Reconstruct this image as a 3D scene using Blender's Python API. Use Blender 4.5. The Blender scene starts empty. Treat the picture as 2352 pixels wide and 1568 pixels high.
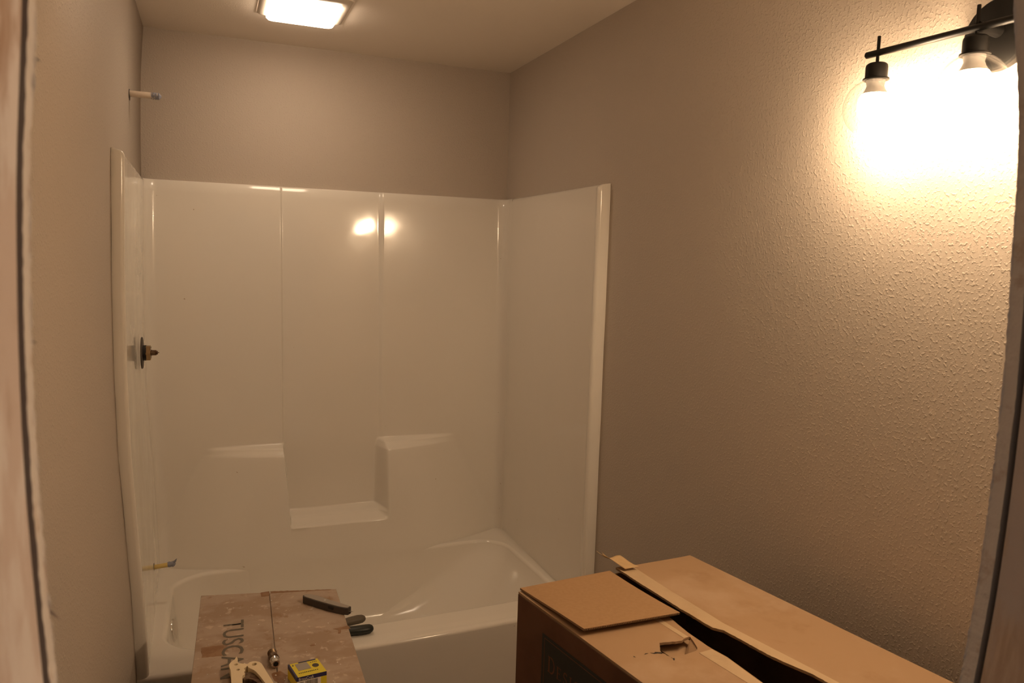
import bpy, bmesh, math, random
from math import sin, cos, pi, radians as RAD
from mathutils import Vector, Matrix, Euler, noise
from mathutils.geometry import tessellate_polygon

random.seed(7)
SC = bpy.context.scene
COL = SC.collection

# ---------------------------------------------------------------- camera
CAM_P = Vector((0.22373, -3.33119, 1.64986))
CAM_R = Euler((1.45815, -0.029296, -0.380170), 'XYZ')
FPX = 1727.585
cd = bpy.data.cameras.new('camera')
cam = bpy.data.objects.new('camera', cd)
COL.objects.link(cam)
cam.location = CAM_P
cam.rotation_euler = CAM_R
cd.sensor_width = 36.0
cd.lens = 36.0 * FPX / 2352
cd.clip_start = 0.02
cd.dof.use_dof = True
cd.dof.focus_distance = 2.3
cd.dof.aperture_fstop = 11.0
SC.camera = cam

# ---------------------------------------------------------------- world, exposure
w = bpy.data.worlds.new('world')
SC.world = w
w.use_nodes = True
w.node_tree.nodes['Background'].inputs[0].default_value = (1.0, 0.81, 0.66, 1)
w.node_tree.nodes['Background'].inputs[1].default_value = 0.13
SC.view_settings.view_transform = 'Standard'
SC.view_settings.look = 'None'
SC.view_settings.gamma = 1.0
SC.view_settings.use_curve_mapping = False
SC.view_settings.exposure = -0.12
BULB_COLOR = (1.0, 0.715, 0.445)
BULB_STRENGTH = 275.0
PANEL_COLOR = (1.0, 0.75, 0.53)
PANEL_STRENGTH = 21.0

ROOM_W = 1.52
CEIL = 2.486
TOP = 1.91          # top of the surround
DEP = 0.994         # front of the bathtub
YF = -2.88          # room side of the front wall
YD = -2.893         # back of its drywall
YS = -2.898         # stud face behind the gap


# ---------------------------------------------------------------- materials
def new_mat(name):
    m = bpy.data.materials.new(name)
    m.use_nodes = True
    nt = m.node_tree
    return m, nt, nt.nodes['Principled BSDF']


def mat(name, col, rough=0.6, metal=0.0, spec=0.5, coat=0.0, bump=None, mottles=()):
    """col linear; bump (scale, strength, distance, detail); mottles: list of (col, scale, lo, hi, stretch)"""
    m, nt, b = new_mat(name)
    b.inputs['Roughness'].default_value = rough
    b.inputs['Metallic'].default_value = metal
    b.inputs['Specular IOR Level'].default_value = spec
    b.inputs['Coat Weight'].default_value = coat
    b.inputs['Coat Roughness'].default_value = 0.05
    N, L = nt.nodes, nt.links
    tc = N.new('ShaderNodeTexCoord')
    cur = None
    for (c2, sc, lo, hi, st) in mottles:
        mp = N.new('ShaderNodeMapping')
        mp.inputs['Scale'].default_value = st
        L.new(tc.outputs['Object'], mp.inputs[0])
        n = N.new('ShaderNodeTexNoise')
        n.inputs['Scale'].default_value = sc
        n.inputs['Detail'].default_value = 5
        n.inputs['Roughness'].default_value = 0.6
        L.new(mp.outputs[0], n.inputs[0])
        r = N.new('ShaderNodeMapRange')
        r.interpolation_type = 'SMOOTHSTEP'
        r.inputs[1].default_value = lo
        r.inputs[2].default_value = hi
        L.new(n.outputs[0], r.inputs[0])
        mx = N.new('ShaderNodeMix')
        mx.data_type = 'RGBA'
        L.new(r.outputs[0], mx.inputs[0])
        if cur is None:
            mx.inputs[6].default_value = (*col, 1)
        else:
            L.new(cur, mx.inputs[6])
        mx.inputs[7].default_value = (*c2, 1)
        cur = mx.outputs[2]
    if cur is None:
        b.inputs['Base Color'].default_value = (*col, 1)
    else:
        L.new(cur, b.inputs['Base Color'])
    if bump:
        n = N.new('ShaderNodeTexNoise')
        n.inputs['Scale'].default_value = bump[0]
        n.inputs['Detail'].default_value = bump[3]
        L.new(tc.outputs['Object'], n.inputs[0])
        bp = N.new('ShaderNodeBump')
        bp.inputs['Strength'].default_value = bump[1]
        bp.inputs['Distance'].default_value = bump[2]
        L.new(n.outputs[0], bp.inputs['Height'])
        L.new(bp.outputs[0], b.inputs['Normal'])
    return m


def orange_peel(name, col, strength=0.6):
    m, nt, b = new_mat(name)
    N, L = nt.nodes, nt.links
    b.inputs['Base Color'].default_value = (*col, 1)
    b.inputs['Roughness'].default_value = 0.55
    b.inputs['Specular IOR Level'].default_value = 0.35
    tc = N.new('ShaderNodeTexCoord')
    # splatter blobs of texture compound, flattened on top
    n1 = N.new('ShaderNodeTexNoise')
    n1.inputs['Scale'].default_value = 150
    n1.inputs['Detail'].default_value = 2.0
    n1.inputs['Roughness'].default_value = 0.5
    n1.inputs['Distortion'].default_value = 0.0
    L.new(tc.outputs['Object'], n1.inputs[0])
    r = N.new('ShaderNodeMapRange')
    r.interpolation_type = 'SMOOTHSTEP'
    r.inputs[1].default_value = 0.50
    r.inputs[2].default_value = 0.72
    L.new(n1.outputs[0], r.inputs[0])
    n2 = N.new('ShaderNodeTexNoise')
    n2.inputs['Scale'].default_value = 14
    n2.inputs['Detail'].default_value = 2.0
    L.new(tc.outputs['Object'], n2.inputs[0])
    ad = N.new('ShaderNodeMath')
    ad.operation = 'MULTIPLY_ADD'
    L.new(n2.outputs[0], ad.inputs[0])
    ad.inputs[1].default_value = 0.9
    L.new(r.outputs[0], ad.inputs[2])
    bp = N.new('ShaderNodeBump')
    bp.inputs['Strength'].default_value = strength
    bp.inputs['Distance'].default_value = 0.0007
    L.new(ad.outputs[0], bp.inputs['Height'])
    L.new(bp.outputs[0], b.inputs['Normal'])
    return m


def gelcoat():
    m, nt, b = new_mat('gelcoat')
    N, L = nt.nodes, nt.links
    b.inputs['Base Color'].default_value = (0.80, 0.76, 0.69, 1)
    b.inputs['Roughness'].default_value = 0.16
    b.inputs['Specular IOR Level'].default_value = 0.5
    tc = N.new('ShaderNodeTexCoord')
    n = N.new('ShaderNodeTexNoise')
    n.inputs['Scale'].default_value = 5
    n.inputs['Detail'].default_value = 1.5
    L.new(tc.outputs['Object'], n.inputs[0])
    bp = N.new('ShaderNodeBump')
    bp.inputs['Strength'].default_value = 0.35
    bp.inputs['Distance'].default_value = 0.006
    L.new(n.outputs[0], bp.inputs['Height'])
    L.new(bp.outputs[0], b.inputs['Normal'])
    # scattered dust specks
    n3 = N.new('ShaderNodeTexNoise')
    n3.inputs['Scale'].default_value = 60
    n3.inputs['Detail'].default_value = 1
    L.new(tc.outputs['Object'], n3.inputs[0])
    r = N.new('ShaderNodeMapRange')
    r.inputs[1].default_value = 0.815
    r.inputs[2].default_value = 0.85
    L.new(n3.outputs[0], r.inputs[0])
    mx = N.new('ShaderNodeMix')
    mx.data_type = 'RGBA'
    mx.inputs[6].default_value = (0.80, 0.76, 0.69, 1)
    mx.inputs[7].default_value = (0.50, 0.40, 0.3, 1)
    L.new(r.outputs[0], mx.inputs[0])
    L.new(mx.outputs[2], b.inputs['Base Color'])
    # a thin haze of construction dust dulls the gloss in patches
    n4 = N.new('ShaderNodeTexNoise')
    n4.inputs['Scale'].default_value = 4
    n4.inputs['Detail'].default_value = 6
    L.new(tc.outputs['Object'], n4.inputs[0])
    r4 = N.new('ShaderNodeMapRange')
    r4.inputs[1].default_value = 0.35
    r4.inputs[2].default_value = 0.7
    r4.inputs[3].default_value = 0.07
    r4.inputs[4].default_value = 0.17
    L.new(n4.outputs[0], r4.inputs[0])
    L.new(r4.outputs[0], b.inputs['Roughness'])
    return m


def emitter(name, col, s):
    m = bpy.data.materials.new(name)
    m.use_nodes = True
    nt = m.node_tree
    nt.nodes.clear()
    e = nt.nodes.new('ShaderNodeEmission')
    e.inputs[0].default_value = (*col, 1)
    e.inputs[1].default_value = s
    o = nt.nodes.new('ShaderNodeOutputMaterial')
    nt.links.new(e.outputs[0], o.inputs[0])
    return m


def thin_glass(name, tint=(0.93, 0.93, 0.93), extra=0.04):
    """clear thin shell: fresnel mix of pass-through and mirror"""
    m = bpy.data.materials.new(name)
    m.use_nodes = True
    nt = m.node_tree
    nt.nodes.clear()
    N, L = nt.nodes, nt.links
    t = N.new('ShaderNodeBsdfTransparent')
    t.inputs[0].default_value = (*tint, 1)
    g = N.new('ShaderNodeBsdfGlossy')
    g.inputs['Roughness'].default_value = 0.03
    lw = N.new('ShaderNodeLayerWeight')
    lw.inputs[0].default_value = 0.5
    pw = N.new('ShaderNodeMath')
    pw.operation = 'POWER'
    pw.inputs[1].default_value = 4.0
    L.new(lw.outputs['Facing'], pw.inputs[0])
    fr = N.new('ShaderNodeMath')
    fr.operation = 'MULTIPLY'
    fr.inputs[1].default_value = 0.8
    L.new(pw.outputs[0], fr.inputs[0])
    ad = N.new('ShaderNodeMath')
    ad.operation = 'ADD'
    ad.inputs[1].default_value = extra
    ad.use_clamp = True
    L.new(fr.outputs[0], ad.inputs[0])
    mx = N.new('ShaderNodeMixShader')
    L.new(ad.outputs[0], mx.inputs[0])
    L.new(t.outputs[0], mx.inputs[1])
    L.new(g.outputs[0], mx.inputs[2])
    o = N.new('ShaderNodeOutputMaterial')
    L.new(mx.outputs[0], o.inputs[0])
    return m


M = {}
M['wall'] = orange_peel('tan_paint', (0.50, 0.435, 0.37), 0.8)
M['ceiling'] = orange_peel('ceiling_paint', (0.84, 0.765, 0.68), 0.3)
M['gel'] = gelcoat()
M['floor'] = mat('subfloor', (0.20, 0.14, 0.09), 0.8, mottles=[((0.12, 0.08, 0.05), 9, .4, .6, (1, 1, 1)), ((0.42, 0.36, 0.3), 4, .55, .75, (1, 1, 1))])
M['gypsum'] = mat('gypsum_edge', (0.74, 0.68, 0.63), 0.95, mottles=[((0.60, 0.50, 0.43), 45, .52, .7, (1, 1, 1))], bump=(300, .5, .001, 3))
M['paper'] = mat('drywall_paper', (0.44, 0.38, 0.33), 0.9)
M['stud'] = mat('spruce_stud', (0.68, 0.54, 0.42), 0.85, bump=(180, .4, .001, 4),
                mottles=[((0.56, 0.41, 0.30), 22, .35, .65, (6, 6, .35)), ((0.62, 0.53, 0.48), 14, .46, .58, (1, 1, .4)), ((0.60, 0.52, 0.47), 160, .66, .72, (1, 1, 1)), ((0.10, 0.05, 0.035), 7, .70, .76, (1, 1, 1))])
M['mudstud'] = mat('mud_smeared_stud', (0.70, 0.58, 0.52), 0.9, bump=(60, .3, .002, 4),
                   mottles=[((0.46, 0.31, 0.22), 13, .48, .66, (1, 1, .45)), ((0.82, 0.74, 0.70), 24, .46, .62, (1, 1, .5)), ((0.2, 0.1, 0.06), 12, .70, .76, (1, 1, .5))])
M['black'] = mat('matte_black_metal', (0.004, 0.0035, 0.003), 0.45, spec=.18)
M['chrome'] = mat('chrome', (0.75, 0.73, 0.70), 0.12, metal=1.0)
M['brass'] = mat('brass', (0.42, 0.30, 0.17), 0.3, metal=1.0)
M['darkbrass'] = mat('tarnished_brass', (0.20, 0.14, 0.09), 0.38, metal=.8, mottles=[((0.10, 0.05, 0.03), 60, .45, .6, (1, 1, 1))])
M['rubber'] = mat('black_rubber', (0.010, 0.008, 0.007), 0.5)
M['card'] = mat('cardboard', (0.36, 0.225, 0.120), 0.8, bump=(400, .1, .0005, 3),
                mottles=[((0.30, 0.175, 0.085), 8, .5, .7, (1, 1, 1)), ((0.42, 0.285, 0.175), 5, .46, .72, (1, 1, 1))])
M['cardplain'] = mat('plain_cardboard', (0.335, 0.195, 0.090), 0.8, mottles=[((0.355, 0.21, 0.10), 120, .4, .6, (1, 1, 1))])
M['cardside'] = mat('box_side_shaded', (0.14, 0.060, 0.027), 0.7, mottles=[((0.11, 0.043, 0.018), 10, .4, .7, (1, 1, 1))])  # darker cardboard: the shade of the left side is put into its colour
M['cardedge'] = mat('corrugated_edge', (0.34, 0.20, 0.10), 0.9, bump=(500, .8, .002, 1))
M['tape'] = mat('paper_tape', (0.50, 0.36, 0.215), 0.55, mottles=[((0.44, 0.31, 0.18), 14, .45, .7, (1, 1, 1))])
M['torn'] = mat('torn_paper_tape', (0.50, 0.34, 0.17), 0.8)
M['ink'] = mat('label_ink', (0.020, 0.022, 0.018), 0.6)
M['inkline'] = mat('label_bare_line', (0.17, 0.066, 0.030), 0.7)
M['dusty'] = mat('dusty_cardboard', (0.365, 0.265, 0.190), 0.8,
                 mottles=[((0.44, 0.345, 0.27), 7, .40, .58, (1, 1.6, 1)), ((0.315, 0.205, 0.130), 14, .58, .70, (1.6, 1, 1)), ((0.56, 0.45, 0.36), 45, .58, .70, (1, 1, 1))])
M['stampink'] = mat('stamped_ink', (0.15, 0.13, 0.10), 0.9, mottles=[((0.26, 0.18, 0.12), 90, .55, .7, (1, 1, 1))])
M['stain'] = mat('old_brown_tape', (0.24, 0.115, 0.045), 0.28, mottles=[((0.30, 0.17, 0.085), 30, .45, .65, (1, 1, 1))])
M['greymetal'] = mat('grey_cast_metal', (0.36, 0.32, 0.28), 0.45, metal=.35, bump=(220, .2, .0006, 2))
M['steel'] = mat('blade_steel', (0.55, 0.52, 0.48), 0.3, metal=1)
M['darkgrey'] = mat('worn_dark_grey', (0.060, 0.048, 0.040), 0.6)
M['gripdark'] = mat('dark_green_grip', (0.014, 0.017, 0.012), 0.42)
M['griplight'] = mat('olive_grip', (0.115, 0.092, 0.062), 0.5)
M['cream'] = mat('cream_plastic', (0.82, 0.68, 0.45), 0.4)
M['yellow'] = mat('yellow_card', (0.72, 0.60, 0.03), 0.45)
M['blue'] = mat('navy_card', (0.018, 0.018, 0.09), 0.4)
M['white'] = mat('white_print', (0.78, 0.74, 0.70), 0.5)
M['pexyellow'] = mat('yellowed_pipe', (0.66, 0.50, 0.17), 0.45)
M['pvc'] = mat('painted_pipe', (0.62, 0.52, 0.42), 0.5)
M['bluetape'] = mat('blue_grey_tape', (0.26, 0.27, 0.33), 0.5)
M['film'] = thin_glass('clear_film', (0.95, 0.93, 0.9), .08)
M['glass'] = thin_glass('clear_glass', (0.95, 0.95, 0.95), .07)
M['bulb'] = emitter('lit_bulb', BULB_COLOR, BULB_STRENGTH)
M['bulbneck'] = mat('bulb_neck', (0.14, 0.125, 0.11), 0.6)
M['panel'] = emitter('lit_diffuser', PANEL_COLOR, PANEL_STRENGTH)
M['grille'] = mat('white_grille', (0.72, 0.66, 0.58), 0.4)
M['grime'] = mat('brown_grime', (0.30, 0.17, 0.09), 0.9)


# ---------------------------------------------------------------- helpers
def tag(o, label=None, cat=None, group=None, kind=None):
    if label:
        o['label'] = label
    if cat:
        o['category'] = cat
    if group:
        o['group'] = group
    if kind:
        o['kind'] = kind
    return o


def empty(name, loc, label=None, cat=None, kind=None, group=None):
    o = bpy.data.objects.new(name, None)
    o.empty_display_size = 0.05
    COL.objects.link(o)
    o.location = loc
    return tag(o, label, cat, group, kind)


def link(name, me, m, parent=None, smooth=False):
    """mesh is given in world coordinates; re-based to the parent"""
    o = bpy.data.objects.new(name, me)
    COL.objects.link(o)
    ms = m if isinstance(m, (list, tuple)) else [m]
    for x in ms:
        me.materials.append(x)
    if parent is not None:
        p, off = parent, Vector((0, 0, 0))
        while p is not None:
            off += p.location
            p = p.parent
        me.transform(Matrix.Translation(-off))
        o.parent = parent
    if smooth:
        for p in me.polygons:
            p.use_smooth = True
    return o


def from_bm(name, bm, m, parent=None, smooth=False, autosmooth=None):
    bmesh.ops.recalc_face_normals(bm, faces=bm.faces)
    me = bpy.data.meshes.new(name)
    bm.to_mesh(me)
    bm.free()
    o = link(name, me, m, parent, smooth or autosmooth is not None)
    if autosmooth is not None:
        sharp(me, autosmooth)
    return o


def sharp(me, ang):
    b = bmesh.new()
    b.from_mesh(me)
    for e in b.edges:
        if len(e.link_faces) == 2 and e.calc_face_angle(0) > ang:
            e.smooth = False
    b.to_mesh(me)
    b.free()


def from_py(name, v, f, m, parent=None, smooth=False):
    me = bpy.data.meshes.new(name)
    me.from_pydata([tuple(x) for x in v], [], f)
    me.update()
    return link(name, me, m, parent, smooth)


def add_box(bm, lo, hi, mtx=None, mi=0):
    r = bmesh.ops.create_cube(bm, size=1)
    s = Vector([hi[i] - lo[i] for i in range(3)])
    c = Vector([(hi[i] + lo[i]) / 2 for i in range(3)])
    for v in r['verts']:
        v.co = Vector((v.co.x * s.x, v.co.y * s.y, v.co.z * s.z)) + c
        if mtx is not None:
            v.co = mtx @ v.co
    for f in {f for v in r['verts'] for f in v.link_faces}:
        f.material_index = mi
    return r['verts']


def bevel(bm, w, seg=2):
    bmesh.ops.bevel(bm, geom=list(bm.edges), offset=w, segments=seg, affect='EDGES', profile=0.5)


def frame_of(d):
    d = Vector(d).normalized()
    a = Vector((0, 0, 1)) if abs(d.z) < .9 else Vector((1, 0, 0))
    x = a.cross(d).normalized()
    return x, d.cross(x)


def add_tube(bm, pts, radii, n=20, cap=True, mi=0):
    """tube along pts with per-point radius"""
    pts = [Vector(p) for p in pts]
    if not isinstance(radii, (list, tuple)):
        radii = [radii] * len(pts)
    rings = []
    ref = None
    for i, p in enumerate(pts):
        a = pts[max(i - 1, 0)]
        b = pts[min(i + 1, len(pts) - 1)]
        d = b - a
        if d.length < 1e-9:
            d = pts[-1] - pts[0]
        x, y = frame_of(d)
        if ref is not None:
            x = (ref - d.normalized() * ref.dot(d.normalized())).normalized()
            y = d.normalized().cross(x)
        ref = x
        rings.append([bm.verts.new(p + (x * cos(2 * pi * k / n) + y * sin(2 * pi * k / n)) * max(radii[i], 1e-5)) for k in range(n)])
    for a, b in zip(rings, rings[1:]):
        for k in range(n):
            bm.faces.new((a[k], a[(k + 1) % n], b[(k + 1) % n], b[k])).material_index = mi
    if cap:
        bm.faces.new(rings[0][::-1]).material_index = mi
        bm.faces.new(rings[-1]).material_index = mi
    return rings


def axial(bm, base, d, prof, n=24, cap=True, mi=0):
    """lathe: prof list of (t along axis, radius)"""
    base, d = Vector(base), Vector(d).normalized()
    x, y = frame_of(d)
    rings = []
    for t, r in prof:
        c = base + d * t
        rings.append([bm.verts.new(c + (x * cos(2 * pi * k / n) + y * sin(2 * pi * k / n)) * max(r, 1e-5)) for k in range(n)])
    for a, b in zip(rings, rings[1:]):
        for k in range(n):
            bm.faces.new((a[k], a[(k + 1) % n], b[(k + 1) % n], b[k])).material_index = mi
    if cap:
        bm.faces.new(rings[0][::-1]).material_index = mi
        bm.faces.new(rings[-1]).material_index = mi


def prism(bm, outer, to3, t0, t1, holes=(), mi=0):
    """flat plate: 2D outline (with holes), to3(x, y, h) places it, from height t0 to t1"""
    polys = [list(outer)] + [list(h) for h in holes]
    flat = [p for q in polys for p in q]
    tris = tessellate_polygon([[Vector((p[0], p[1], 0)) for p in q] for q in polys])
    A = [bm.verts.new(to3(p[0], p[1], t0)) for p in flat]
    B = [bm.verts.new(to3(p[0], p[1], t1)) for p in flat]
    for t in tris:
        for V, o in ((A, 1), (B, -1)):
            try:
                bm.faces.new([V[i] for i in t][::o]).material_index = mi
            except ValueError:
                pass
    k = 0
    for q in polys:
        n = len(q)
        for i in range(n):
            a, b = k + i, k + (i + 1) % n
            bm.faces.new((A[a], A[b], B[b], B[a])).material_index = mi
        k += n


def smooth(a, b, x):
    t = min(max((x - a) / (b - a), 0), 1)      # also falls, with a > b
    return t * t * (3 - 2 * t)


def lerp(a, b, t):
    return a + (b - a) * t


def circle(cx, cy, r, n=20):
    return [(cx + r * cos(2 * pi * k / n), cy + r * sin(2 * pi * k / n)) for k in range(n)]


def interp(tab, x):
    if x <= tab[0][0]:
        (x0, y0), (x1, y1) = tab[0], tab[1]
    elif x >= tab[-1][0]:
        (x0, y0), (x1, y1) = tab[-2], tab[-1]
    else:
        for (x0, y0), (x1, y1) in zip(tab, tab[1:]):
            if x0 <= x <= x1:
                break
    return y0 + (y1 - y0) * (x - x0) / (x1 - x0)


# flat lettering: text on a plane
def lettering(name, txt, size, mtx, m, parent, xs=1.0, thick=0.0):
    c = bpy.data.curves.new(name, 'FONT')
    c.body = txt
    c.size = size
    c.offset = thick
    c.resolution_u = 3
    t = bpy.data.objects.new(name, c)
    COL.objects.link(t)
    dg = bpy.context.evaluated_depsgraph_get()
    dg.update()
    me = bpy.data.meshes.new_from_object(t.evaluated_get(dg))
    COL.objects.unlink(t)
    bpy.data.objects.remove(t)
    me.transform(mtx @ Matrix.Diagonal((xs, 1, 1, 1)))
    me.materials.clear()
    return link(name, me, m, parent)


# ---------------------------------------------------------------- the room
def plate(name, lo, hi, m, parent=None):
    bm = bmesh.new()
    add_box(bm, lo, hi)
    return tag(from_bm(name, bm, m, parent), kind='structure')


plate('floor', (-0.12, -4.6, -0.05), (ROOM_W + 0.12, 0.12, 0), M['floor'])
plate('ceiling', (-0.12, YS, CEIL), (ROOM_W + 0.12, 0.12, CEIL + 0.05), M['ceiling'])
plate('wall_back', (-0.12, 0, 0), (ROOM_W + 0.12, 0.12, CEIL), M['wall'])
plate('wall_left', (-0.12, YF, 0), (0, 0, CEIL), M['wall'])
plate('wall_right', (ROOM_W, YF, 0), (ROOM_W + 0.12, 0, CEIL), M['wall'])

# front wall: drywall cut by hand around the opening, with frayed paper edges
L_EDGE = [(1.20, .152), (1.41, .143), (1.549, .138), (1.673, .140), (1.769, .146), (2.0, .155)]
R_EDGE = [(1.10, .838), (1.27, .861), (1.381, .873), (1.542, .878), (1.658, .873), (1.769, .865), (1.859, .846), (2.0, .82)]


def soft(tab, x):
    """smooth curve through the table"""
    k = 0
    while k < len(tab) - 2 and x > tab[k + 1][0]:
        k += 1
    p0, p1, p2, p3 = tab[max(k - 1, 0)], tab[k], tab[k + 1], tab[min(k + 2, len(tab) - 1)]
    t = (x - p1[0]) / (p2[0] - p1[0])
    m1 = (p2[1] - p0[1]) / (p2[0] - p0[0]) * (p2[0] - p1[0])
    m2 = (p3[1] - p1[1]) / (p3[0] - p1[0]) * (p2[0] - p1[0])
    return (2 * t ** 3 - 3 * t ** 2 + 1) * p1[1] + (t ** 3 - 2 * t ** 2 + t) * m1 + (-2 * t ** 3 + 3 * t ** 2) * p2[1] + (t ** 3 - t ** 2) * m2


def ledge_x(z):
    return soft(L_EDGE, min(max(z, 1.22), 1.98))


def redge_x(z):
    return soft(R_EDGE, min(max(z, 1.12), 1.98))


def rag(z, s, seed):
    return s * (noise.noise(Vector((z * 130, seed, 0))) + .6 * noise.noise(Vector((z * 420, seed, 3)))) + s * .8 * noise.noise(Vector((z * 25, seed, 9)))


HEAD = 2.08
wf = []
for side, fn, far in (('left', ledge_x, -0.12), ('right', redge_x, ROOM_W + 0.12)):
    yd = YD - .005 if side == 'left' else YD
    zs = [i * 0.004 for i in range(int(HEAD / 0.004) + 1)]
    v, f = [], []
    for z in zs:
        e = fn(z)
        sgn = 1 if side == 'left' else -1
        e0 = e + sgn * rag(z, 0.0012, 2.0 if side == 'left' else 5.0)      # paper of the room side
        e1 = e + sgn * rag(z, 0.0006, 11.0 if side == 'left' else 15.0)
        v += [(far, YF, z), (e0, YF, z), (e1 - sgn * .0006, YF - .0015, z), (e1, yd, z), (far, yd, z)]
    for i in range(len(zs) - 1):
        a, b = i * 5, i * 5 + 5
        for k in range(4):
            f.append((a + k, a + k + 1, b + k + 1, b + k) if side == 'left' else (a + k, b + k, b + k + 1, a + k + 1))
    f.append((0, 1, 2, 3, 4) if side == 'right' else (4, 3, 2, 1, 0))
    me = bpy.data.meshes.new('drywall')
    me.from_pydata(v, [], f)
    me.update()
    wf.append(me)
WALLF = empty('wall_front', (0, YF, 0), kind='structure')
for me, s in zip(wf, ('left', 'right')):
    o = link('drywall_sheet', me, [M['wall'], M['gypsum'], M['paper']], WALLF)
    for i, p in enumerate(me.polygons):
        k = i % 4
        p.material_index = 0 if k == 0 else (2 if k == 3 else 1)
bm = bmesh.new()
add_box(bm, (-0.12, YD, HEAD), (ROOM_W + .12, YF, CEIL))
from_bm('drywall_sheet', bm, M['wall'], WALLF)
# frayed slivers of paper on the left cut
bm = bmesh.new()
for (z, dx, dz, ln) in ((1.452, .004, .3, .010), (1.60, .0015, -.7, .004), (1.742, .0025, .9, .004)):
    x = ledge_x(z)
    a = Vector((x - .001, YF + .0005, z))
    d = Vector((1, .4, -1.4 if dz < .5 else -.6)).normalized() * ln
    n = Vector((0.0004, 0, .0009))
    t = Vector((0, .0004, 0))
    q = [bm.verts.new(p) for p in (a - n, a + n, a + d, a - n + t, a + n + t)]
    bm.faces.new((q[0], q[1], q[2]))
    bm.faces.new((q[3], q[2], q[4]))
from_bm('paper_sliver', bm, M['gypsum'], WALLF)

# studs of the rough opening
DOOR = empty('door_1', (0.5, YS, 0), kind='structure')
for fn, sgn, far_w, mm in ((ledge_x, -1, .045, 'mudstud'), (redge_x, 1, .042, 'stud')):
    for r in range(2):
        ys = YS - .006 if sgn < 0 else YS
        bm = bmesh.new()
        rows = []
        n = 120
        for i in range(n + 1):
            z = HEAD * i / n
            e = fn(z) + sgn * .0015
            x0 = e + sgn * (r * far_w + (.001 if r else 0))
            x1 = x0 + sgn * (far_w - .001)
            rows.append([bm.verts.new(p) for p in ((x0, ys, z), (x1, ys, z), (x1, YS - .089, z), (x0, YS - .089, z))])
        for a, b in zip(rows, rows[1:]):
            for k in range(4):
                bm.faces.new((a[k], a[(k + 1) % 4], b[(k + 1) % 4], b[k]))
        bm.faces.new(rows[0])
        bm.faces.new(rows[-1][::-1])
        bmesh.ops.bevel(bm, geom=[e for e in bm.edges if abs(e.verts[0].co.z - e.verts[1].co.z) > .01], offset=.002, segments=2, affect='EDGES')
        from_bm('stud', bm, M[mm], DOOR, autosmooth=.7)
bm = bmesh.new()
add_box(bm, (.06, YS - .089, HEAD), (.98, YS, HEAD + .038))
bevel(bm, .002, 1)
from_bm('header', bm, M['stud'], DOOR)
# framing that closes the front wall beyond the studs, hall side
for x0, x1 in ((-.12, .045), (.965, ROOM_W + .12)):
    bm = bmesh.new()
    add_box(bm, (x0, YS - .102, 0), (x1, YS - .089, CEIL))
    from_bm('drywall_sheet', bm, M['paper'], WALLF)

# ---------------------------------------------------------------- bathtub and surround
UNIT = empty('shower_bathtub', (ROOM_W / 2, -DEP / 2, 0),
             'glossy off-white one-piece bathtub with moulded shower surround filling the alcove', 'bathtub')


def bulge(x, z):
    """depth of the moulded belly of the back wall"""
    t = (0.80 - z) / (0.80 - 0.35)
    tc = min(max(t, 0), 1)
    x0, x1 = lerp(.205, -.06, tc), lerp(.50, .40, tc)
    x2, x3 = lerp(.955, 1.05, tc), lerp(1.27, 1.50, tc)
    if x < x1:
        s = min(max((x - x0) / (x1 - x0), 0), 1)
    elif x > x2:
        s = min(max((x3 - x) / (x3 - x2), 0), 1)
    else:
        s = 1
    s = lerp(.65 * s + .35 * sin(pi / 2 * s), sin(pi / 2 * s) ** 1.15, tc)
    if t < 1:
        d = lerp(.080, .140, max(t, 0))
    else:
        d = .140 + interp([(.055, .095), (.072, .056), (.097, .040), (.138, .028), (.194, .018), (.25, .010), (.291, .004), (.333, .0)], min(max(z, .056), .333))
    return d * s


def back_depth(x, z):
    draft = .032 * (TOP - max(z, .83)) / 1.08
    side = .022 + draft
    mid = .011 + draft + .0048 * cos(pi * (x - .70) / .42)
    # shelves: top slopes a little, front lip rounded
    g = 0.55 * smooth(.829, .812, z) + 0.45 * smooth(.816, .786, z)
    nonrec = side + bulge(x, z) * g
    lo = .50 + .022 * smooth(.85, .50, z)
    m = smooth(lo, lo + .010, x) * (1 - smooth(lerp(.898, .915, smooth(.78, .86, z)), lerp(.945, .935, smooth(.78, .86, z)), x))
    g2 = .5 * smooth(.532, .514, z) + .5 * smooth(.516, .486, z)
    notch = .010 * (smooth(.52, .53, x) - smooth(.59, .61, x)) * smooth(.51, .49, z)
    full = side + bulge(x, z)
    rec = lerp(mid, full, g2) + notch * g2 * (1 if z > .43 else 0)
    below = smooth(.50, .48, z)
    return lerp(lerp(nonrec, rec, m), full, below)


def zlist():
    zs, z = [], .04
    while z < TOP - .002:
        zs.append(z)
        if .475 < z < .545 or .775 < z < .84:
            z += .0025
        elif z < 1.0:
            z += .012
        else:
            z += .045
    zs += [TOP - .006, TOP - .002, TOP]
    return zs


FR = .045       # corner fillet
xs_back = []
x = .012 + FR
while x < ROOM_W - .012 - FR:
    xs_back.append(x)
    x += .0014 if .494 < x < .516 else .0035 if (.485 < x < .56 or .58 < x < .62 or .88 < x < .965) else .0125
xs_back.append(ROOM_W - .012 - FR)


YA = -(.056 + FR)


def corner_pts(z, right):
    """fillet between the side panel and the back, as (x, y)"""
    out = [(.012, YA)]
    sd = .022 + .032 * (TOP - max(z, .83)) / 1.08
    for k in range(9):
        a = pi / 2 * k / 8
        out.append((.012 + FR - FR * cos(a), -(sd + FR) + FR * sin(a)))
    if right:
        out = [(ROOM_W - p[0], p[1]) for p in out][::-1]
    return out


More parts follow.
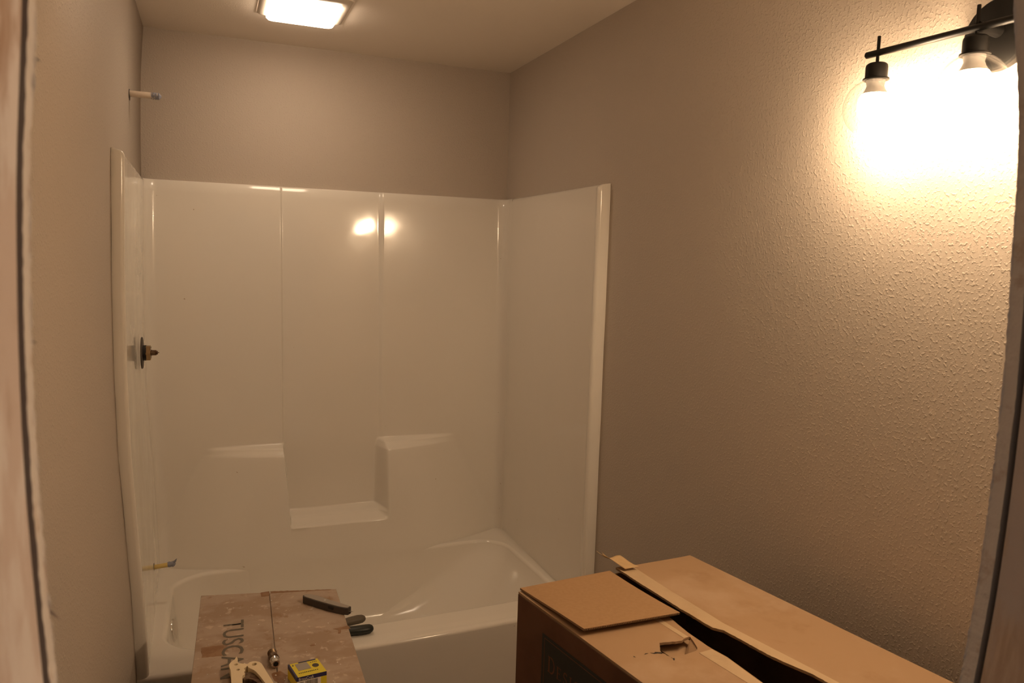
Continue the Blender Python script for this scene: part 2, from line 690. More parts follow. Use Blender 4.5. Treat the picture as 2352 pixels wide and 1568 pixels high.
zs = zlist()
v, f = [], []
rows = []
for z in zs:
    lip = .006 * smooth(TOP - .006, TOP, z)
    row = []
    for p in corner_pts(z, False)[:-1]:
        b = bulge(p[0], z) * smooth(.829, .786, z)
        row.append((p[0] - lip * .8, p[1] + lip - b, z))
    for x in xs_back:
        x += .022 * smooth(.85, .50, z) * smooth(.25, .48, x) * smooth(.80, .56, x)
        row.append((x, -back_depth(x, z) + lip, z))
    for p in corner_pts(z, True)[1:]:
        b = bulge(p[0], z) * smooth(.829, .786, z)
        row.append((p[0] + lip * .8, p[1] + lip - b, z))
    rows.append(row)
# top return to the wall
rows.append([(p[0], -.0005, TOP + .001) if .02 < p[0] < ROOM_W - .02 else (p[0], min(p[1] + .02, -.0005), TOP + .001) for p in rows[-1]])
nx = len(rows[0])
for r in rows:
    v += r
for i in range(len(rows) - 1):
    for k in range(nx - 1):
        a = i * nx + k
        f.append((a, a + 1, a + nx + 1, a + nx))
from_py('back_panel', v, f, M['gel'], UNIT, smooth=True)


def deck_z(y):
    return .341 + .042 * min(max(-y / DEP, 0), 1)


def bow(x):
    t = min(max(x / ROOM_W, 0), 1)
    return .030 * sin(pi * t) ** 1.0


# side panels with the rolled front flange
def side_panel(right):
    prof = []      # (inset from wall, y)
    ya = YA
    prof.append((.012, ya))
    for k in range(1, 12):
        t = k / 12
        w_ = .034 if not right else .046
        prof.append((.012 + (w_ - .016) * t, lerp(ya, -DEP + .050, t)))
    # roll out of the panel into the flange face and back to the wall
    r1 = .018
    for k in range(0, 7):
        a = pi / 2 * k / 6
        prof.append((w_ - .004 + .003 * (1 - cos(a)), -DEP + .050 - .032 * sin(a) + .002))
    prof.append((w_ - .001, -DEP + .012))
    for k in range(1, 7):
        a = pi / 2 * k / 6
        prof.append((w_ - .001 - .012 * (1 - cos(a)) , -DEP + .012 - .012 * sin(a)))
    prof.append((.014, -DEP - .0005))
    prof.append((.004, -DEP))
    prof.append((.0005, -DEP + .001))
    zz = [i * .05 for i in range(int(TOP / .05))] + [TOP - .03, TOP - .015, TOP - .008, TOP - .003, TOP]
    v, f = [], []
    n = len(prof)
    for z in zz:
        shr = 0
        if z > TOP - .016:
            q = (z - (TOP - .016)) / .016
            shr = .75 * (1 - math.sqrt(max(0, 1 - q * q)))
        for (ix, y) in prof:
            wob = .0008 * noise.noise(Vector((0, y * 3, z * 5 + (7 if right else 0)))) if ix < .01 else 0
            ii = ix * (1 - shr) + wob
            v.append(((ROOM_W - ii) if right else ii, y, z))
    base = len(v)
    for (ix, y) in prof:
        v.append(((ROOM_W - .0003) if right else .0003, y, TOP + .001))
    for i in range(len(zz)):
        for k in range(n - 1):
            a = i * n + k
            f.append((a, a + 1, a + n + 1, a + n) if right else (a, a + n, a + n + 1, a + 1))
    return from_py('side_panel', v, f, M['gel'], UNIT, smooth=True)


side_panel(False)
side_panel(True)

# basin: lofted rings, deck, apron
OUT = []
NSEG = 10


def rr_outline(x0, x1, y0, y1, rl, rr, back_bow=0.0):
    """rounded rectangle, counter-clockwise, fixed number of points; y0 front, y1 back"""
    pts = []

    def arc(cx, cy, r, a0, a1):
        for k in range(NSEG + 1):
            a = lerp(a0, a1, k / NSEG)
            pts.append((cx + r * cos(a), cy + r * sin(a)))

    def seg(p, q, n):
        for k in range(1, n):
            pts.append((lerp(p[0], q[0], k / n), lerp(p[1], q[1], k / n)))
    arc(x1 - rr, y0 + rr, rr, -pi / 2, 0)
    seg((x1, y0 + rr), (x1, y1 - rr), 10)
    arc(x1 - rr, y1 - rr, rr, 0, pi / 2)
    seg((x1 - rr, y1), (x0 + rl, y1), 40)
    arc(x0 + rl, y1 - rl, rl, pi / 2, pi)
    seg((x0, y1 - rl), (x0, y0 + rl), 10)
    arc(x0 + rl, y0 + rl, rl, pi, 1.5 * pi)
    seg((x0 + rl, y0), (x1 - rr, y0), 40)
    return pts


def tune(pts):
    """the back edge slants away from the left corner to the belly"""
    out = []
    for x, y in pts:
        if y > -.5:
            y += .055 * (smooth(.45, .95, x)) * 0 - .015 * smooth(.20, .10, x)
        else:
            y -= bow(x) * .8 * smooth(-.6, -.8, y)
        out.append((x, y))
    return out


X0, X1, Y0, Y1 = .070, 1.450, -.845, -.192
levels = []
lipr = .016
top_o = tune(rr_outline(X0, X1, Y0, Y1, .125, .13))
for k in range(7):
    a = pi / 2 * k / 6
    ins = -lipr + lipr * sin(a)
    dz = -lipr * (1 - cos(a))
    o = tune(rr_outline(X0 + ins, X1 - ins, Y0 + ins, Y1 - ins, .125 - ins, .13 - ins))
    levels.append([(p[0], p[1], deck_z(p[1]) + dz) for p in o])
for (t, il, ir, ifr, ib) in ((.15, .004, .03, .006, .004), (.3, .008, .06, .012, .010), (.5, .014, .12, .022, .018), (.7, .022, .19, .034, .028),
                             (.85, .034, .25, .048, .040), (.94, .055, .29, .066, .056), (1.0, .10, .34, .105, .095)):
    o = tune(rr_outline(X0 + il, X1 - ir, Y0 + ifr, Y1 - ib, .125 + .05 * t, .13 + .20 * t))
    levels.append([(p[0], p[1], lerp(deck_z(p[1]) - lipr, .055, t)) for p in o])
N = len(levels[0])
v, f = [], []
for L_ in levels:
    v += L_
for i in range(len(levels) - 1):
    for k in range(N):
        a, b = i * N + k, i * N + (k + 1) % N
        f.append((a, b, b + N, a + N))
cx, cy = .65, -.52
v.append((cx, cy, .050))
for k in range(N):
    f.append(((len(levels) - 1) * N + k, (len(levels) - 1) * N + (k + 1) % N, len(v) - 1))
from_py('basin', v, f, M['gel'], UNIT, smooth=True)

# deck: ring between the basin lip and the outer rectangle, then rolled edge and apron
lip = levels[0]
v, f = [], []
cxd, cyd = .75, -.50


def to_rect(p):
    dx, dy = p[0] - cxd, p[1] - cyd
    x0, x1, y0, y1 = .0125, ROOM_W - .0125, -DEP + .018, -.03
    t = 1e9
    if dx > 1e-6:
        t = min(t, (x1 - cxd) / dx)
    if dx < -1e-6:
        t = min(t, (x0 - cxd) / dx)
    if dy > 1e-6:
        t = min(t, (y1 - cyd) / dy)
    if dy < -1e-6:
        t = min(t, (y0 - cyd) / dy)
    q = (cxd + dx * t, cyd + dy * t)
    if q[1] < y0 + 1e-4:
        q = (q[0], q[1] - bow(q[0]))
    return q


ring_t = (0, .25, .5, .75, .9, 1.0)
for t in ring_t:
    for p in lip:
        q = to_rect(p)
        x_, y_ = lerp(p[0], q[0], t), lerp(p[1], q[1], t)
        up = .005 * smooth(.6, 1, t) * (0 if q[1] < -DEP + .02 else 1)     # cove up to the panels
        v.append((x_, y_, deck_z(y_) + up))
for i in range(len(ring_t) - 1):
    for k in range(N):
        a, b = i * N + k, i * N + (k + 1) % N
        f.append((a, a + N, b + N, b))
from_py('deck', v, f, M['gel'], UNIT, smooth=True)

v, f = [], []
xs = [.0005 + (ROOM_W - .001) * i / 60 for i in range(61)]
prof = [(-DEP + .060, .0002), (-DEP + .018, .0006), (-DEP + .010, .0002)]
for k in range(1, 9):
    a = pi / 2 * k / 8
    prof.append((-DEP + .010 - .012 * sin(a), -.012 * (1 - cos(a))))
prof += [(-DEP - .002, -.022), (-DEP - .001, -.05), (-DEP + .002, -.2), (-DEP + .006, -.379)]
for x in xs:
    for (y, dz) in prof:
        v.append((x, y - bow(x), max(deck_z(-DEP + .018) + dz, .001)))
n = len(prof)
for i in range(len(xs) - 1):
    for k in range(n - 1):
        a = i * n + k
        f.append((a, a + n, a + n + 1, a + 1))
from_py('apron', v, f, M['gel'], UNIT, smooth=True)

# overflow plate
bm = bmesh.new()
axial(bm, (.079, -.52, .285), (1, -.16, .14), [(0, .041), (.003, .041), (.006, .038), (.008, .030), (.009, .012), (.009, 0.002)], 36)
ov = from_bm('overflow_plate', bm, M['chrome'], UNIT, autosmooth=.9)
ov['label'] = 'chrome overflow plate'
for dz in (-.018, .018):
    bm = bmesh.new()
    axial(bm, (.088 - dz * .14, -.5215, .285 + dz), (1, -.16, .14), [(0, .005), (.0015, .005), (.0022, .003)], 14)
    from_bm('screw_head', bm, M['steel'], ov)
# grime in the right back corner of the ledge
# ---------------------------------------------------------------- plumbing on the left wall
SH = empty('shower_pipe_stub', (0, -.45, 2.150), 'thin pale pipe stub poking out of the left wall above the surround', 'pipe')
bm = bmesh.new()
axial(bm, (-.02, -.45, 2.152), (1, 0, -.005), [(0, .0105), (.106, .0105), (.107, .0095)], 20)
from_bm('pipe', bm, M['pvc'], SH, autosmooth=.8)
bm = bmesh.new()
pr = []
for k in range(9):
    pr.append((.086 + k * .003, .0112 + .0012 * noise.noise(Vector((k * 1.7, 0, 0)))))
pr += [(.114, .006), (.117, .002)]
axial(bm, (-.02, -.45, 2.152), (1, 0, -.005), pr, 12)
for vv in bm.verts:
    vv.co += Vector((noise.noise(vv.co * 300), noise.noise(vv.co * 300 + Vector((9, 0, 0))), noise.noise(vv.co * 300 + Vector((0, 9, 0))))) * .0016
t = from_bm('tape_wrap', bm, M['bluetape'], SH, autosmooth=.5)
t['label'] = 'blue-grey tape over the pipe end'
bm = bmesh.new()
axial(bm, (.0002, -.45, 2.148), (1, 0, 0), [(0, .019), (.0006, .018)], 18)
from_bm('wall_hole', bm, M['rubber'], SH)

VZ = 1.279
VX = .0145
VA = empty('shower_valve', (VX, -.45, VZ), 'bare brass and black shower valve body without handle on the left panel', 'valve')
bm = bmesh.new()
axial(bm, (VX - .002, -.45, VZ), (1, 0, 0), [(0, .055), (.0035, .055), (.0045, .053)], 40)
from_bm('mounting_ring', bm, M['darkgrey'], VA, autosmooth=.8)
bm = bmesh.new()
axial(bm, (VX + .002, -.45, VZ), (1, 0, 0), [(0, .027), (.010, .027), (.010, .0265), (.012, .0265)], 32)
from_bm('collar', bm, M['rubber'], VA, autosmooth=.6)
bm = bmesh.new()
axial(bm, (VX + .011, -.45, VZ), (1, 0, 0), [(0, .0265), (.002, .0285), (.014, .0285), (.016, .027), (.016, .012)], 6)
from_bm('bonnet_nut', bm, M['brass'], VA)
for (dy, dz) in ((.013, .018), (.0, .006), (-.014, .015), (.012, -.016)):
    bm = bmesh.new()
    axial(bm, (VX + .027, -.45 + dy - .004, VZ + dz), (1, 0, 0), [(0, .0035), (.0015, .0035), (.002, .002)], 10)
    from_bm('screw_head', bm, M['steel'], VA)
bm = bmesh.new()
axial(bm, (VX + .025, -.45, VZ), (1, 0, 0), [(0, .0105), (.006, .0105), (.0065, .0095), (.020, .0095), (.0205, .007), (.024, .0065), (.0245, .002), (.029, .0015)], 16)
from_bm('stem', bm, M['darkbrass'], VA, autosmooth=.6)

SP = empty('tub_spout_stub', (.012, -.45, .503), 'short yellow pipe stub low on the left panel just over the tub ledge', 'pipe')
bm = bmesh.new()
axial(bm, (.004, -.45, .500), (1, 0, .07), [(0, .0082), (.070, .0082), (.071, .007)], 18)
from_bm('pipe', bm, M['pexyellow'], SP, autosmooth=.8)
bm = bmesh.new()
axial(bm, (.058, -.45, .504), (1, 0, .07), [(0, .0088), (.006, .0100), (.012, .0095), (.018, .0105), (.024, .007), (.026, .002)], 12)
add_tube(bm, [(.076, -.45, .508), (.083, -.455, .516), (.089, -.458, .527)], [.005, .004, .0008], 6)
for vv in bm.verts:
    vv.co += Vector((noise.noise(vv.co * 260), noise.noise(vv.co * 260 + Vector((9, 0, 0))), noise.noise(vv.co * 260 + Vector((0, 9, 0))))) * .002
t = from_bm('tape_wrap', bm, M['bluetape'], SP, autosmooth=.5)
t['label'] = 'frayed blue-grey tape on the pipe end'
bm = bmesh.new()
axial(bm, (.0128, -.45, .501), (1, 0, 0), [(0, .014), (.0015, .0135)], 18)
from_bm('wall_hole', bm, M['rubber'], SP)

# ---------------------------------------------------------------- ceiling light
CLX, CLY = .540, -.515
CL = empty('ceiling_light', (CLX, CLY, CEIL), 'square white ceiling fan light glowing over the bathtub', 'light')


def rounded_sq(cx, cy, hx, hy, r, n=6):
    out = []
    for (sx, sy, a0) in ((1, 1, 0), (-1, 1, pi / 2), (-1, -1, pi), (1, -1, 1.5 * pi)):
        for k in range(n + 1):
            a = a0 + pi / 2 * k / n
            out.append((cx + sx * (hx - r) + r * cos(a), cy + sy * (hy - r) + r * sin(a)))
    return out


bm = bmesh.new()
rows = []
for (h, z) in ((.148, CEIL - .0005), (.148, CEIL - .003), (.142, CEIL - .008), (.128, CEIL - .011), (.126, CEIL - .011)):
    rows.append([bm.verts.new((x, y, z)) for x, y in rounded_sq(CLX, CLY - .02, h, h, .02)])
for a, b in zip(rows, rows[1:]):
    for k in range(len(a)):
        bm.faces.new((a[k], a[(k + 1) % len(a)], b[(k + 1) % len(a)], b[k]))
bm.faces.new(rows[-1])
from_bm('grille', bm, M['grille'], CL, autosmooth=.6)
bm = bmesh.new()
rows = []
for (h, z) in ((.118, CEIL - .010), (.118, CEIL - .020), (.113, CEIL - .026), (.100, CEIL - .029)):
    rows.append([bm.verts.new((x, y, z)) for x, y in rounded_sq(CLX, CLY, h, h, .022)])
for a, b in zip(rows, rows[1:]):
    for k in range(len(a)):
        bm.faces.new((a[k], a[(k + 1) % len(a)], b[(k + 1) % len(a)], b[k]))
bm.faces.new(rows[-1])
bm.faces.new(rows[0])
d = from_bm('diffuser', bm, M['panel'], CL, autosmooth=.6)
d['label'] = 'glowing white light panel'

# ---------------------------------------------------------------- vanity light on the right wall
VL = empty('vanity_light', (ROOM_W, -2.378, 2.065), 'black bar light with clear glass globes and lit bulbs on the right wall', 'light')
BX = 1.45
BZ = 2.066
bm = bmesh.new()
axial(bm, (ROOM_W, -2.372, 2.060), (-1, 0, 0), [(0, .062), (.014, .062), (.018, .059), (.019, .052), (.019, .001)], 48)
from_bm('backplate', bm, M['black'], VL, autosmooth=.6)
bm = bmesh.new()
axial(bm, (ROOM_W - .018, -2.378, 2.064), (-1, 0, 0), [(0, .012), (.030, .009), (.052, .009)], 20)
from_bm('arm', bm, M['black'], VL, autosmooth=.8)
bm = bmesh.new()
axial(bm, (BX, -2.142, BZ + .003), (0, -1, -.03), [(0, .0055), (.001, .0065), (.475, .0065), (.476, .0055)], 20)
from_bm('bar', bm, M['black'], VL, autosmooth=.8)
for i, y in enumerate((-2.170, -2.378, -2.586)):
    zt = BZ - .010
    bm = bmesh.new()
    axial(bm, (BX, y, BZ + .034), (0, 0, -1), [(0, .0025), (.0008, .0033), (.05, .0033)], 12)
    from_bm('pin', bm, M['black'], VL, autosmooth=.8)
    bm = bmesh.new()
    axial(bm, (BX, y, zt - .006), (0, 0, -1), [(0, .004), (.002, .016), (.005, .0195), (.009, .0205), (.030, .0205), (.031, .024), (.034, .0245)], 32)
    sk = from_bm('socket', bm, M['black'], VL, autosmooth=.6)
    # globe: open at the bottom
    gc = zt - .040 - .053
    bm = bmesh.new()
    pr = []
    for k in range(25):
        a = lerp(RAD(22), RAD(142), k / 24)
        pr.append((.057 - .057 * cos(a), .057 * sin(a)))
    axial(bm, (BX, y, gc + .057), (0, 0, -1), pr, 48, cap=False)
    from_bm('glass_globe', bm, M['glass'], VL, smooth=True)
    bm = bmesh.new()
    axial(bm, (BX, y, zt - .038), (0, 0, -1), [(0, .0175), (.006, .0175), (.013, .0160), (.020, .0185), (.029, .0240)], 24)
    from_bm('bulb_neck', bm, M['bulbneck'], VL, autosmooth=.8)
    bm = bmesh.new()
    axial(bm, (BX, y, zt - .061), (0, 0, -1), [(.006, .0238), (.012, .0275), (.020, .0300), (.030, .0300), (.040, .0280), (.049, .0220), (.055, .012), (.057, .002)], 28)
    b = from_bm('bulb', bm, M['bulb'], VL, smooth=True)
    b['label'] = 'glowing light bulb'

# ---------------------------------------------------------------- big carton at the right wall
BFL = Vector((.833, -1.898, 0))
WD = Vector((.99376, .11157, 0))
LD = Vector((.17253, -.98500, 0))
BWID, BLEN, BH = .484, .88, .93
SIDE_N = Vector((LD.y, -LD.x, 0))        # outward normal of the left side


def bp(u, v_, z):
    return BFL + WD * u + LD * v_ + Vector((0, 0, z))


BOX = empty('large_cardboard_box', bp(BWID / 2, BLEN / 2, 0), 'large brown cardboard box with torn taped top flaps by the right wall', 'box')


def card_plate(name, u0, v0, u1, v1, h0, h1, m, parent, bev=.0015):
    bm = bmesh.new()
    cs = [(u0, v0), (u1, v0), (u1, v1), (u0, v1)]
    A = [bm.verts.new(bp(u, v_, h0)) for u, v_ in cs]
    B = [bm.verts.new(bp(u, v_, h1)) for u, v_ in cs]
    bm.faces.new(A[::-1])
    bm.faces.new(B)
    for i in range(4):
        bm.faces.new((A[i], A[(i + 1) % 4], B[(i + 1) % 4], B[i]))
    if bev:
        bevel(bm, bev, 2)
    return from_bm(name, bm, m, parent)


T = .005
TZ = BH - T
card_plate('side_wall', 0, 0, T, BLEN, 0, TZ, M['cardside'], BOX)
card_plate('side_wall', BWID - T, 0, BWID, BLEN, 0, TZ, M['card'], BOX)
card_plate('end_wall', T, 0, BWID - T, T, 0, TZ, M['card'], BOX)
card_plate('end_wall', T, BLEN - T, BWID - T, BLEN, 0, TZ, M['card'], BOX)
card_plate('bottom', T, T, BWID - T, BLEN - T, .001, .006, M['card'], BOX)
# added dark sheet standing in for the shade inside the box
card_plate('dark_inner_sheet', .02, .02, BWID - .02, BLEN - .02, BH - .40, BH - .39, M['cardside'], BOX)

# left top flap with the torn hole
ledge_pts = [(.236, .004), (.232, .10), (.214, .22), (.205, .26), (.198, .30), (.195, .340), (.1935, .353)]
ledge2 = [(.1935, .366), (.196, .40), (.190, .45), (.185, .492), (.190, .60), (.20, .74), (.215, .876)]
hole_edge = [(.1640, .357), (.105, .360)]
outer = [(.001, .001), (.10, .001)] + ledge_pts
tear = [(.190, .312), (.182, .3125), (.172, .314), (.165, .3175), (.158, .3155), (.151, .315), (.146, .312), (.139, .311), (.131, .308), (.124, .307), (.120, .306),
        (.117, .311), (.112, .316), (.109, .321), (.104, .326), (.101, .331), (.099, .337), (.102, .342), (.101, .348), (.104, .354), (.102, .360), (.107, .3615), (.120, .3605), (.145, .359), (.164, .3575)]
# the hole sits inside the flap; the strip by the seam (.165-.1935) is bridged by tape
ledgeall = [(.001, .001)] + ledge_pts + ledge2 + [(.001, BLEN - .002)]
bm = bmesh.new()
hole = tear[:11] + tear[11:]
hole = tear + [(.172, .350), (.178, .338), (.184, .326)]


def top_flap_z(u, v_, h):
    return bp(u, v_, TZ + h)


prism(bm, ledgeall, top_flap_z, 0, T, holes=[hole])
from_bm('top_flap', bm, [M['card']], BOX)
# torn tongue that hangs into the hole
bm = bmesh.new()
q = [bp(.189, .314, BH - .003), bp(.184, .326, BH - .004), bp(.166, .356, BH - .006), bp(.140, .359, BH - .022), bp(.122, .356, BH - .040), bp(.142, .343, BH - .036), bp(.166, .328, BH - .020)]
A = [bm.verts.new(p) for p in q]
B = [bm.verts.new(p - Vector((0, 0, .004))) for p in q]
for V_ in (A, B):
    for i in range(1, len(q) - 1):
        bm.faces.new((V_[0], V_[i], V_[i + 1]))
for i in range(len(q)):
    bm.faces.new((A[i], A[(i + 1) % len(q)], B[(i + 1) % len(q)], B[i]))
t = from_bm('torn_tongue', bm, M['card'], BOX)
t['label'] = 'torn cardboard tongue bent into the hole'
# small rips left of the hole
for pts in ([(.099, .335), (.090, .329), (.086, .331), (.080, .3275), (.084, .3335), (.091, .335), (.098, .340)],
            [(.076, .327), (.070, .3255), (.066, .328), (.071, .3275)],
            [(.103, .361), (.100, .367), (.103, .366), (.107, .361)], [(.045, .323), (.043, .326), (.046, .328)]):
    bm = bmesh.new()
    prism(bm, pts, lambda u, v_, h: bp(u, v_, BH + h), .0000, .0004)
    from_bm('rip', bm, M['rubber'], BOX)

# right top flap, a little raised along the seam
redge = [(.258, .003), (.256, .04), (.250, .095), (.243, .16), (.235, .215), (.232, .239), (.2305, .28), (.2285, .31), (.229, .331), (.235, .340), (.240, .348), (.242, .40), (.243, .453), (.250, .49), (.261, .529), (.262, .65), (.255, .80), (.25, BLEN - .004)]
bm = bmesh.new()
outr = []
for (a, b) in zip(redge, redge[1:]):
    n = max(2, int((b[1] - a[1]) / .004))
    for k in range(n):
        t_ = k / n
        v_ = lerp(a[1], b[1], t_)
        outr.append((lerp(a[0], b[0], t_) + .0012 * noise.noise(Vector((v_ * 160, 1, 0))) + .0008 * noise.noise(Vector((v_ * 500, 4, 0))), v_))
outr.append(redge[-1])


def rflap(u, v_, h):
    lift = .013 * (1 - smooth(.24, .33, u)) * (.35 + .65 * smooth(.05, .30, v_)) + .004
    return bp(u, v_, TZ + .001 + h + lift * (1 - smooth(.30, .48, u)))


def grid_strip(name, m, ufun0, ufun1, v0, v1, zfun, thick, nu=8, nv=80, parent=BOX):
    bm = bmesh.new()
    top, bot = [], []
    for i in range(nv + 1):
        v_ = lerp(v0, v1, i / nv)
        a, b = ufun0(v_), ufun1(v_)
        top.append([bm.verts.new(zfun(lerp(a, b, k / nu), v_, thick)) for k in range(nu + 1)])
        bot.append([bm.verts.new(zfun(lerp(a, b, k / nu), v_, 0)) for k in range(nu + 1)])
    for i in range(nv):
        for k in range(nu):
            bm.faces.new((top[i][k], top[i][k + 1], top[i + 1][k + 1], top[i + 1][k]))
            bm.faces.new((bot[i][k], bot[i + 1][k], bot[i + 1][k + 1], bot[i][k + 1]))
        bm.faces.new((top[i][0], top[i + 1][0], bot[i + 1][0], bot[i][0]))
        bm.faces.new((top[i][nu], bot[i][nu], bot[i + 1][nu], top[i + 1][nu]))
    for i in (0, nv):
        for k in range(nu):
            bm.faces.new((top[i][k], bot[i][k], bot[i][k + 1], top[i][k + 1]))
    return from_bm(name, bm, m, parent, autosmooth=.6)


def redge_u(v_):
    return interp([(b, a) for a, b in redge], v_) + .0014 * noise.noise(Vector((v_ * 160, 1, 0))) + .0009 * noise.noise(Vector((v_ * 500, 4, 0)))


grid_strip('top_flap', M['card'], redge_u, lambda v_: BWID - .001, .001, BLEN - .002, rflap, T, 14, 200)
grid_strip('paper_tape', M['tape'], lambda v_: redge_u(v_) - .001 + .001 * noise.noise(Vector((v_ * 300, 8, 0))),
           lambda v_: interp([(0, .304), (.10, .292), (.32, .264), (.54, .284), (.88, .30)], v_), .004, BLEN - .004,
           lambda u, v_, h: rflap(u, v_, T + h), .0005, 5, 200)
grid_strip('paper_tape', M['tape'], lambda v_: interp([(.24, .175), (.37, .160), (.48, .161), (.88, .18)], v_),
           lambda v_: interp([(b, a) for a, b in ledge2], v_) - .002, .367, BLEN - .004,
           lambda u, v_, h: bp(u, v_, BH + h), .0006, 4, 60)
grid_strip('paper_tape', M['tape'], lambda v_: .176 - .02 * (v_ - .24),
           lambda v_: .188 - .03 * (v_ - .24), .22, .312,
           lambda u, v_, h: bp(u, v_, BH + h), .0006, 3, 20)
# torn end of the tape curling up at the far edge
bm = bmesh.new()
rowsA = []
for i in range(9):
    t_ = i / 8
    row = []
    for k in range(6):
        s_ = k / 5
        u = lerp(.262, .300, s_) - .020 * t_ * (1 - s_ * .4)
        v_ = .030 - .052 * t_ - .012 * t_ * (1 - s_)
        z = BH + .016 + .014 * t_ * (1 - .75 * s_) + .006 * sin(s_ * 5 + t_ * 3) * t_
        row.append(bm.verts.new(bp(u, v_, z)))
    rowsA.append(row)
for a, b in zip(rowsA, rowsA[1:]):
    for k in range(5):
        bm.faces.new((a[k], a[k + 1], b[k + 1], b[k]))
for (k0, du, dz) in ((0, -.010, .009), (1, -.006, .012)):
    a = rowsA[-1][k0]
    b = rowsA[-1][k0 + 1]
    c = bm.verts.new(a.co + WD * du + Vector((0, 0, dz)) - LD * .004)
    bm.faces.new((a, b, c))
o = from_bm('torn_tape', bm, M['torn'], BOX, smooth=True)
o['label'] = 'torn tape end curling up'
sm = o.modifiers.new('thickness', 'SOLIDIFY')
sm.thickness = .0008
# inner flap glimpsed in the seam
grid_strip('inner_flap', M['card'], lambda v_: .13, lambda v_: interp([(.2, .21), (.35, .205), (.5, .202), (.7, .23)], v_), .20, .86,
           lambda u, v_, h: bp(u, v_, BH - .024 + h), .004, 3, 20)

# plain cardboard sheet lying on the far left of the top, near corner lifted
sq = [(.007, -.003), (.240, .003), (.221, .250), (.008, .224)]
bm = bmesh.new()


def sheet_pt(s_, t_, h):
    a = [lerp(sq[0][i], sq[1][i], s_) for i in range(2)]
    b = [lerp(sq[3][i], sq[2][i], s_) for i in range(2)]
    u, v_ = lerp(a[0], b[0], t_), lerp(a[1], b[1], t_)
    z = BH + .001 + .010 * t_ * t_ + .003 * sin(pi * t_) * (1 - s_)
    return bp(u, v_, z + h)


n = 14
tp = [[bm.verts.new(sheet_pt(k / n, i / n, .0045)) for k in range(n + 1)] for i in range(n + 1)]
bt = [[bm.verts.new(sheet_pt(k / n, i / n, 0)) for k in range(n + 1)] for i in range(n + 1)]
for i in range(n):
    for k in range(n):
        bm.faces.new((tp[i][k], tp[i][k + 1], tp[i + 1][k + 1], tp[i + 1][k]))
        bm.faces.new((bt[i][k], bt[i + 1][k], bt[i + 1][k + 1], bt[i][k + 1]))
for k in range(n):
    for (P, Q) in (((tp[0][k], tp[0][k + 1]), (bt[0][k], bt[0][k + 1])), ((tp[n][k], tp[n][k + 1]), (bt[n][k], bt[n][k + 1])),
                   ((tp[k][0], tp[k + 1][0]), (bt[k][0], bt[k + 1][0])), ((tp[k][n], tp[k + 1][n]), (bt[k][n], bt[k + 1][n]))):
        ff = bm.faces.new((P[0], P[1], Q[1], Q[0]))
        ff.material_index = 1
me = bpy.data.meshes.new('cardboard_sheet')
bmesh.ops.recalc_face_normals(bm, faces=bm.faces)
bm.to_mesh(me)
bm.free()
SHT = empty('cardboard_sheet', bp(.12, .12, BH), 'loose plain square of corrugated cardboard lying on the large box', 'cardboard')
link('sheet', me, [M['cardplain'], M['cardedge']], SHT)
bm = bmesh.new()            # flutes showing along the near edge
for i in range(58):
    a = sheet_pt((i + .2) / 58, 1, .0010)
    b = sheet_pt((i + .5) / 58, 1, .0036)
    c = sheet_pt((i + .8) / 58, 1, .0010)
    off = LD * .0008
    q = [bm.verts.new(p + off) for p in (a, b, c)]
    q2 = [bm.verts.new(p - off) for p in (a, b, c)]
    bm.faces.new(q)
    for k in range(3):
        bm.faces.new((q[k], q[(k + 1) % 3], q2[(k + 1) % 3], q2[k]))
fl = from_bm('fluting', bm, M['rubber'], SHT)
fl['kind'] = 'stuff'


# label printed on the left side
def sidep(v_, z, h):
    return BFL + LD * v_ + Vector((0, 0, z)) + SIDE_N * (h + .0002)


bm = bmesh.new()
prism(bm, [(.0985, .882), (.50, .882), (.50, .60), (.0985, .60)], sidep, 0, .0004)
LB = from_bm('printed_label', bm, M['ink'], BOX)
LB['label'] = 'dark framed print on the box side'
bm = bmesh.new()
for (a, b, c, d_) in ((.107, .875, .492, .8738), (.107, .61, .492, .6088), (.107, .875, .1082, .6088), (.4908, .875, .492, .6088)):
    prism(bm, [(a, b), (c, b), (c, d_), (a, d_)], sidep, .0004, .0006)
from_bm('frame_line', bm, M['inkline'], LB)


# serif capitals drawn as strokes: list of (polyline, width)
def stroke(bm, pts, w_, org, sc):
    for a, b in zip(pts, pts[1:]):
        a, b = Vector((*a, 0)), Vector((*b, 0))
        d_ = (b - a).normalized()
        n_ = Vector((-d_.y, d_.x, 0)) * w_ / 2
        e_ = d_ * w_ * .12
        q_ = [a + n_ - e_, a - n_ - e_, b - n_ + e_, b + n_ + e_]
        bm.faces.new([bm.verts.new(sidep(org[0] + p.x * sc, org[1] + p.y * sc, .0006)) for p in q_])


def arcp(cx, cy, rx, ry, a0, a1, n=10):
    return [(cx + rx * cos(RAD(lerp(a0, a1, k / n))), cy + ry * sin(RAD(lerp(a0, a1, k / n)))) for k in range(n + 1)]


